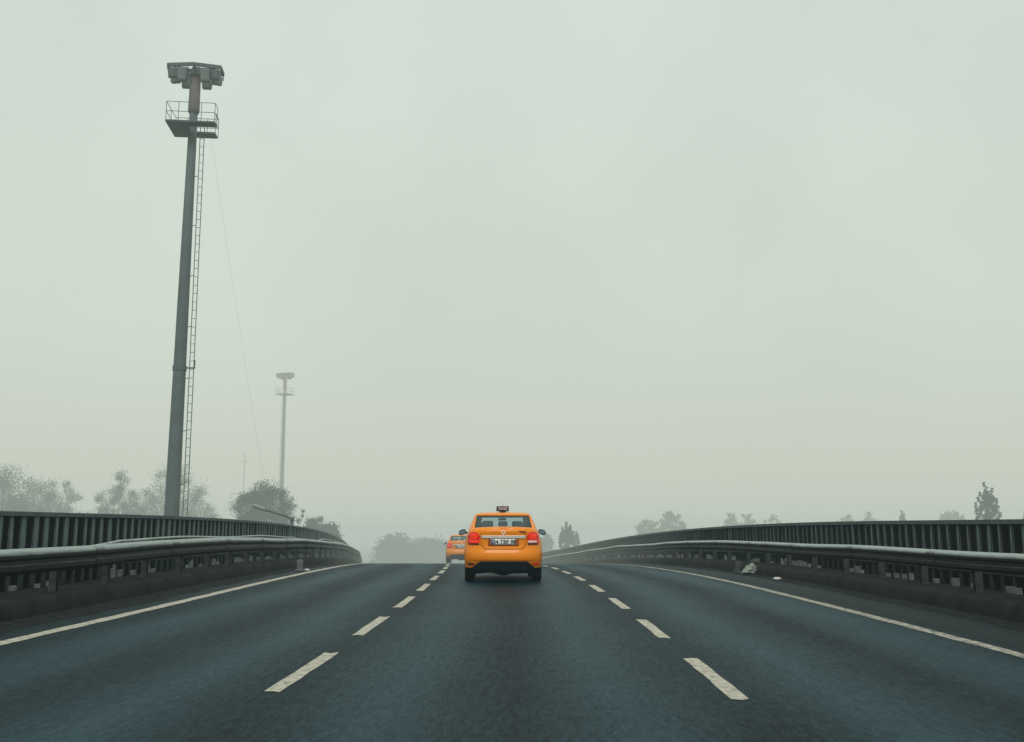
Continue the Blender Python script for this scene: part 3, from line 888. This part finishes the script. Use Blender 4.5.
    # diamond emblem
    R1, R2 = 0.052, 0.030; ye = rear_y(0, 1.115)-0.014
    o4 = lambda r, k, yy: [(0, yy, 1.115+r*1.25), (r, yy, 1.115), (0, yy, 1.115-r*1.25), (-r, yy, 1.115)]
    em = MB(); em.add(o4(R1, 1, ye+0.012)+o4(R1*0.75, 1, ye-0.006)+o4(R2, 1, ye-0.002)+o4(R2*0.8, 1, ye+0.01),
        [(i, (i+1) % 4, 4+(i+1) % 4, 4+i) for i in range(4)]+[(4+i, 4+(i+1) % 4, 8+(i+1) % 4, 8+i) for i in range(4)]+[(8+i, 8+(i+1) % 4, 12+(i+1) % 4, 12+i) for i in range(4)])
    em.build('emblem', MAT['chrome'], lid)
    # black lower bumper
    def dl(h): return 0.545+0.10*max(0, min(1, (0.475-h)/0.12))+0.02
    df = []
    vs, fs = [], []; nx, nh = 30, 8
    for i in range(nh+1):
        t = i/nh
        for j in range(nx+1):
            u = -1+2*j/nx
            hb = 0.215-0.045*math.exp(-(u/0.22)**2)-0.012*math.cos(u*7)
            htp = 0.482-0.135*max(0, abs(u)-0.76)/0.24
            h = hb+(htp-hb)*t
            x = u*0.70
            vs.append((x, rear_y(x, max(h, 0.30))-0.014+(0.9*(0.30-h) if h < 0.30 else 0), h))
    for i in range(nh):
        for j in range(nx):
            q = i*(nx+1)+j; fs.append((q, q+1, q+nx+2, q+nx+1))
    new_mesh('lower_bumper', vs, fs, MAT['black'], root, True)
    for s in (-1, 1):
        l, r = lens(s*0.735, 0.085, 0.395, 0.445, 3)
        patch('fog_slot', MAT['seam'] if s < 0 else MAT['red'], (0.396, 0.444), l, r, 0.006, root, 8, nh=5)
    # ---- greenhouse
    hG = [1.185, 1.235, 1.30, 1.37, 1.44, 1.505, 1.545]
    def gring(h):
        t = (h-1.185)/(1.545-1.185)
        yr_ = 0.50+0.70*t**1.05; yf_ = 3.30-1.05*t
        g = 0.655-0.055*t; w = 0.795-0.115*t-0.02*t*t
        gf = 0.69-0.10*t
        half = [(g*i/6, yr_+0.05*(i/6)**2) for i in range(7)]                    # 0..6 back window
        yc = yr_+0.05
        for i in range(1, 6):                                                     # 7..11 rear corner
            a = PI/2*i/5
            half.append((g+(w-g)*math.sin(a), yc+0.34*(1-math.cos(a))))
        ys0, ys1 = yc+0.34, yf_-0.30
        for i in range(1, 15): half.append((w, ys0+(ys1-ys0)*i/14))               # 12..25 side
        for i in range(1, 5):                                                     # 26..29 front corner
            a = PI/2*i/4
            half.append((w-(w-gf)*(1-math.cos(a)), ys1+0.22*math.sin(a)))
        for i in range(1, 7): half.append((gf*(1-i/6), ys1+0.22+0.08*(1-(1-i/6)**2)))  # 30..35 windscreen
        return [(p[0], p[1], h) for p in half]
    rg = [gring(h) for h in hG]
    mm = len(rg[0]); full2 = 2*mm-2
    allv = []
    for r in rg:
        allv += r; allv += [(-p[0], p[1], p[2]) for p in r[-2:0:-1]]
    panes = {'rear_window': [], 'windscreen': [], 'side_window': [], 'side_window2': [], 'side_window3': [], 'side_window4': []}
    shell = []
    for r in range(len(hG)-1):
        for i in range(full2):
            j = (i+1) % full2
            k = i if i < mm-1 else full2-1-i        # mirrored segment index
            left = i >= mm-1
            f = (r*full2+i, r*full2+j, (r+1)*full2+j, (r+1)*full2+i)
            gl = 1 <= r <= len(hG)-3
            if k <= 5 and 0 <= r+0 and gl: panes['rear_window'].append(f)
            elif k >= 30 and gl: panes['windscreen'].append(f)
            elif 12 <= k <= 17 and gl: panes['side_window2' if left else 'side_window'].append(f)
            elif 19 <= k <= 25 and gl: panes['side_window4' if left else 'side_window3'].append(f)
            else: shell.append(f)
    # roof cap
    base_i = (len(hG)-1)*full2
    prev = [base_i+i for i in range(full2)]
    cx, cy = 0, sum(p[1] for p in rg[-1])/mm
    for sc_, dz in ((0.90, 0.022), (0.72, 0.036), (0.4, 0.045)):
        cur = []
        for i in range(full2):
            p = allv[base_i+i]; cur.append(len(allv)); allv.append((p[0]*sc_, cy+(p[1]-cy)*sc_, 1.545+dz))
        for i in range(full2):
            j = (i+1) % full2; shell.append((prev[i], prev[j], cur[j], cur[i]))
        prev = cur
    shell.append(tuple(prev))
    def sub(name, fl, mt, parent, sm=True, push=0.0):
        used = sorted({i for f in fl for i in f}); mp = {q: k for k, q in enumerate(used)}
        o = new_mesh(name, [allv[q] for q in used], [tuple(mp[q] for q in f) for f in fl], mt, parent, sm)
        return o
    rf = sub('roof', shell, MAT['orange'], root)
    md = rf.modifiers.new('thickness', 'SOLIDIFY'); md.thickness = 0.03; md.offset = -1; rf.data.materials.append(MAT['interior']); md.material_offset = 1; md.material_offset_rim = 0
    bm = bmesh.new(); bm.from_mesh(rf.data); bmesh.ops.recalc_face_normals(bm, faces=bm.faces); bm.to_mesh(rf.data); bm.free()
    for k, fl in panes.items():
        if not fl: continue
        nm = 'side_window' if k.startswith('side') else k
        w_ = sub(nm, fl, MAT['glass'], root)
        if k == 'rear_window':
            # black seal round the glass
            bd = MB()
            idx = [1, len(hG)-2]
            loop = [rg[1][i] for i in range(6, -1, -1)]+[(-rg[1][i][0],)+rg[1][i][1:] for i in range(1, 7)]
            loop += [(-rg[idx[1]][i][0],)+rg[idx[1]][i][1:] for i in range(6, -1, -1)]+[rg[idx[1]][i] for i in range(1, 7)]
            loop.append(loop[0])
            bd.tube([(p[0], p[1]-0.004, p[2]) for p in loop], 0.011, 6, False)
            bd.build('window_seal', MAT['black'], w_)
    # ---- cabin
    MB().box((0, 1.75, 1.223), (1.36, 2.3, 0.012)).build('cabin_floor', MAT['interior'], root)
    MB().box((0, 1.75, 1.505), (1.10, 0.9, 0.012)).build('headlining', MAT['interior'], root)
    for x, y, w, h in ((-0.40, 1.15, 0.28, 0.135), (0.40, 1.15, 0.28, 0.12), (0.0, 1.18, 0.22, 0.15), (-0.36, 2.0, 0.26, 0.17), (0.36, 2.0, 0.26, 0.16)):
        MB().box((x, y, 1.228+h/2), (w, 0.1, h), bev=0.035).build('headrest', MAT['interior'], root)
    MB().box((0, 2.45, 1.44), (0.2, 0.03, 0.065), bev=0.012).build('rear_view_mirror', MAT['interior'], root)
    # ---- wheels
    tyre_proto = None
    for yw in YW:
        for s in (-1, 1):
            wroot = empty('wheel', (s*0.775, yw, WR)); wroot.parent = root
            wroot.scale = (s, 1, 1)
            if tyre_proto is None:
                prof = [(-0.095, 0.20), (-0.105, 0.26), (-0.098, 0.295), (-0.075, 0.312), (-0.02, WR), (-0.018, WR-0.008), (0.018, WR-0.008), (0.02, WR), (0.075, 0.312), (0.098, 0.295), (0.105, 0.26), (0.095, 0.20)]
                vs, fs = [], []; n = 36
                for k in range(n):
                    a = 2*PI*k/n
                    for (xx, r) in prof: vs.append((xx, r*math.cos(a), r*math.sin(a)))
                pn = len(prof)
                for k in range(n):
                    for q in range(pn-1):
                        fs.append((k*pn+q, k*pn+q+1, ((k+1) % n)*pn+q+1, ((k+1) % n)*pn+q))
                t = tyre_proto = new_mesh('tyre', vs, fs, MAT['rubber'], wroot, True)
                r_ = MB()
                r_.tube([(-0.085, 0, 0), (0.03, 0, 0)], 0.205, 28)
                for k in range(8):
                    a = 2*PI*k/8
                    r_.box((0.055, 0.11*math.cos(a), 0.11*math.sin(a)), (0.03, 0.19, 0.045), Matrix.Rotation(a, 4, 'X'), bev=0.008)
                r_.tube([(0.03, 0, 0), (0.075, 0, 0)], [0.06, 0.045], 14)
                rim_proto = r_.build('rim', MAT['rim'], wroot)
            else:
                for pr in (tyre_proto, rim_proto):
                    c = pr.copy(); COL.objects.link(c); c.parent = wroot
    # ---- mirrors, handles, sign
    for s in (-1, 1):
        bm = bmesh.new(); bmesh.ops.create_uvsphere(bm, u_segments=20, v_segments=12, radius=1.0)
        for v in bm.verts:
            c = v.co
            c = Vector((math.copysign(abs(c.x)**0.75, c.x), math.copysign(abs(c.y)**0.8, c.y), math.copysign(abs(c.z)**0.8, c.z)))
            if c.y < -0.35: c.y = -0.35
            v.co = Vector((c.x*0.092+s*1.0, c.y*0.09+2.72, c.z*0.070+1.125+0.02*c.x*s*-1))
        me = bpy.data.meshes.new('wing_mirror'); bm.to_mesh(me); bm.free(); me.materials.append(MAT['grey'])
        me.polygons.foreach_set('use_smooth', [True]*len(me.polygons))
        o = bpy.data.objects.new('wing_mirror', me); COL.objects.link(o); o.parent = root
        MB().tube([(s*0.80, 2.76, 1.10), (s*0.94, 2.74, 1.11)], [0.03, 0.025], 8).build('mirror_arm', MAT['black'], o, True)
        g = MB(); g.add([(s*0.93, 2.685, 1.08), (s*1.07, 2.685, 1.08), (s*1.075, 2.685, 1.165), (s*0.935, 2.685, 1.17)], [(0, 1, 2, 3)])
        g.build('mirror_glass', simple('mirror_glass', (0.22, 0.27, 0.31), 0.15, metal=0.9, var=0.05), o)
        for yy in (1.55, 2.45):
            MB().box((s*0.895, yy, 0.98), (0.03, 0.17, 0.03), bev=0.01).build('door_handle', MAT['black'], root)
    sg = MB().box((0, 1.85, 1.685), (0.30, 0.12, 0.125), bev=0.014).build('roof_sign', MAT['signbox'], root)
    MB().box((0, 1.85, 1.605), (0.16, 0.14, 0.035), bev=0.01).build('sign_base', MAT['black'], sg)
    text('TAKSİ', 0.078, (0, 1.7855, 1.686), MAT['signtext'], 'sign_text', sg, 0.001)
    MB().tube([(0.0, 1.28, 1.57), (0.0, 1.14, 1.80)], [0.006, 0.003], 5).build('aerial', MAT['black'], root)
    # dull headlights at the front, seen only from elsewhere
    for s in (-1, 1):
        MB().box((s*0.62, 4.18, 0.70), (0.36, 0.20, 0.14), bev=0.05).build('headlight', MAT['clear'], root)
    return root
_oc = {}
def outline_cache(f, h):
    k = round(h, 4)
    if k not in _oc: _oc[k] = f(k)
    return _oc[k]
ty = 22.7
t1 = build_taxi((-0.53, ty, 0.004-drop(ty+0.8)), 0.036, 'orange taxi with a roof sign in the middle lane, the nearer and larger one', '34 TBF 98')
t1.rotation_euler.x = -0.006
t2 = copy_tree(t1)
ty2 = 56.0
t2.location = (at(462.2, ty2), ty2, 0.03-drop(ty2)); t2.rotation_euler = (-0.030, 0, 0.040)
t2['label'] = 'farther orange taxi half hidden behind the nearer one, over the crest'

# ------------------------------------------------------------------ fog
def fog_volume(name, c, size, sig, col, label):
    m, nt, b = mat(name+'_air'); nt.nodes.remove(b)
    ab = N(nt, 'ShaderNodeVolumeAbsorption'); ab.inputs['Color'].default_value = (0, 0, 0, 1); ab.inputs['Density'].default_value = sig
    em = N(nt, 'ShaderNodeEmission'); em.inputs['Color'].default_value = (*col, 1); em.inputs['Strength'].default_value = sig  # emission stands in for daylight scattered by the fog
    ad = N(nt, 'ShaderNodeAddShader'); nt.links.new(ab.outputs[0], ad.inputs[0]); nt.links.new(em.outputs[0], ad.inputs[1])
    nt.links.new(ad.outputs[0], nt.nodes['Material Output'].inputs['Volume'])
    o = MB().box(c, size).build(name, m)
    return tag(o, label, 'fog', kind='stuff')
LOWC = (0.500, 0.550, 0.478); HIGHC = (0.628, 0.650, 0.535)
fog_volume('haze', (0, 900, 11), (4000, 2600, 54), 0.0010, (0.33, 0.50, 0.50), 'thin pale haze over the whole road')
zs = [-14, 1.2, 2.3, 3.6, 5.2, 8.0, 30]
words_ = ('thick grey fog bank low over the ground beyond the taxis', 'fog layer just over the road crest', 'fog layer at the height of the fence tops',
          'fog layer around the treetops', 'paler fog layer over the treetops', 'bright upper fog around the heads of the masts')
for k in range(6):
    f = k/5
    c = tuple(a*(1-f)+b*f for a, b in zip(LOWC, HIGHC))
    fog_volume('fog', (0, 1113, (zs[k]+zs[k+1])/2), (3900, 2150, zs[k+1]-zs[k]-0.004), 0.0072-0.0016*f, c, words_[k])

# ------------------------------------------------------------------ light
el = math.radians(48)
w = bpy.data.worlds.new('World'); sc.world = w; w.use_nodes = True
nt = w.node_tree; bg = nt.nodes['Background']
sky = N(nt, 'ShaderNodeTexSky', sky_type='NISHITA'); sky.sun_disc = False; sky.sun_elevation = el; sky.sun_rotation = PI
sky.air_density = 1.0; sky.dust_density = 6.0
hs = N(nt, 'ShaderNodeHueSaturation'); hs.inputs['Saturation'].default_value = 0.0; hs.inputs['Value'].default_value = 0.18
nt.links.new(sky.outputs[0], hs.inputs['Color'])
mx_ = N(nt, 'ShaderNodeMixRGB', blend_type='MULTIPLY'); mx_.inputs[0].default_value = 1.0
mx_.inputs[2].default_value = (0.95, 1.03, 0.97, 1)
nt.links.new(hs.outputs[0], mx_.inputs[1])
# even overcast deck over the clear-sky gradient
ov = N(nt, 'ShaderNodeMixRGB'); ov.inputs[0].default_value = 0.85
ov.inputs[2].default_value = (7.75, 8.65, 7.85, 1)
nt.links.new(mx_.outputs[0], ov.inputs[1])
tcw = N(nt, 'ShaderNodeTexCoord'); nw = N(nt, 'ShaderNodeTexNoise'); nw.inputs['Scale'].default_value = 3.0; nw.inputs['Detail'].default_value = 5
nt.links.new(tcw.outputs['Generated'], nw.inputs['Vector'])
mw = N(nt, 'ShaderNodeMapRange'); mw.inputs['From Min'].default_value = 0.3; mw.inputs['From Max'].default_value = 0.7; mw.inputs['To Min'].default_value = 0.93; mw.inputs['To Max'].default_value = 1.07
nt.links.new(nw.outputs['Fac'], mw.inputs['Value'])
mc = N(nt, 'ShaderNodeMixRGB', blend_type='MULTIPLY'); mc.inputs[0].default_value = 1.0
nt.links.new(ov.outputs[0], mc.inputs[1]); nt.links.new(mw.outputs[0], mc.inputs[2])
nt.links.new(mc.outputs[0], bg.inputs['Color']); bg.inputs['Strength'].default_value = 0.10
sl = bpy.data.lights.new('Sun', 'SUN'); sl.energy = 1.5; sl.angle = math.radians(25); sl.color = (1.0, 0.97, 0.92)
so = bpy.data.objects.new('Sun', sl); COL.objects.link(so); so.rotation_euler = (PI/2-el, 0, 0); so.location = (0, -20, 40)

# ------------------------------------------------------------------ camera
cam = bpy.data.cameras.new('Camera'); co = bpy.data.objects.new('Camera', cam); COL.objects.link(co)
cam.sensor_width = 36; cam.lens = 36*1000/1024; cam.clip_start = 0.05; cam.clip_end = 6000
co.location = (0, 0, H); co.rotation_euler = (PI/2+math.atan(0.154), 0, math.atan(0.015))
sc.camera = co
sc.view_settings.view_transform = 'Standard'; sc.view_settings.look = 'None'; sc.view_settings.exposure = 0
sc.cycles.max_bounces = 6; sc.cycles.transparent_max_bounces = 12; sc.cycles.volume_bounces = 0
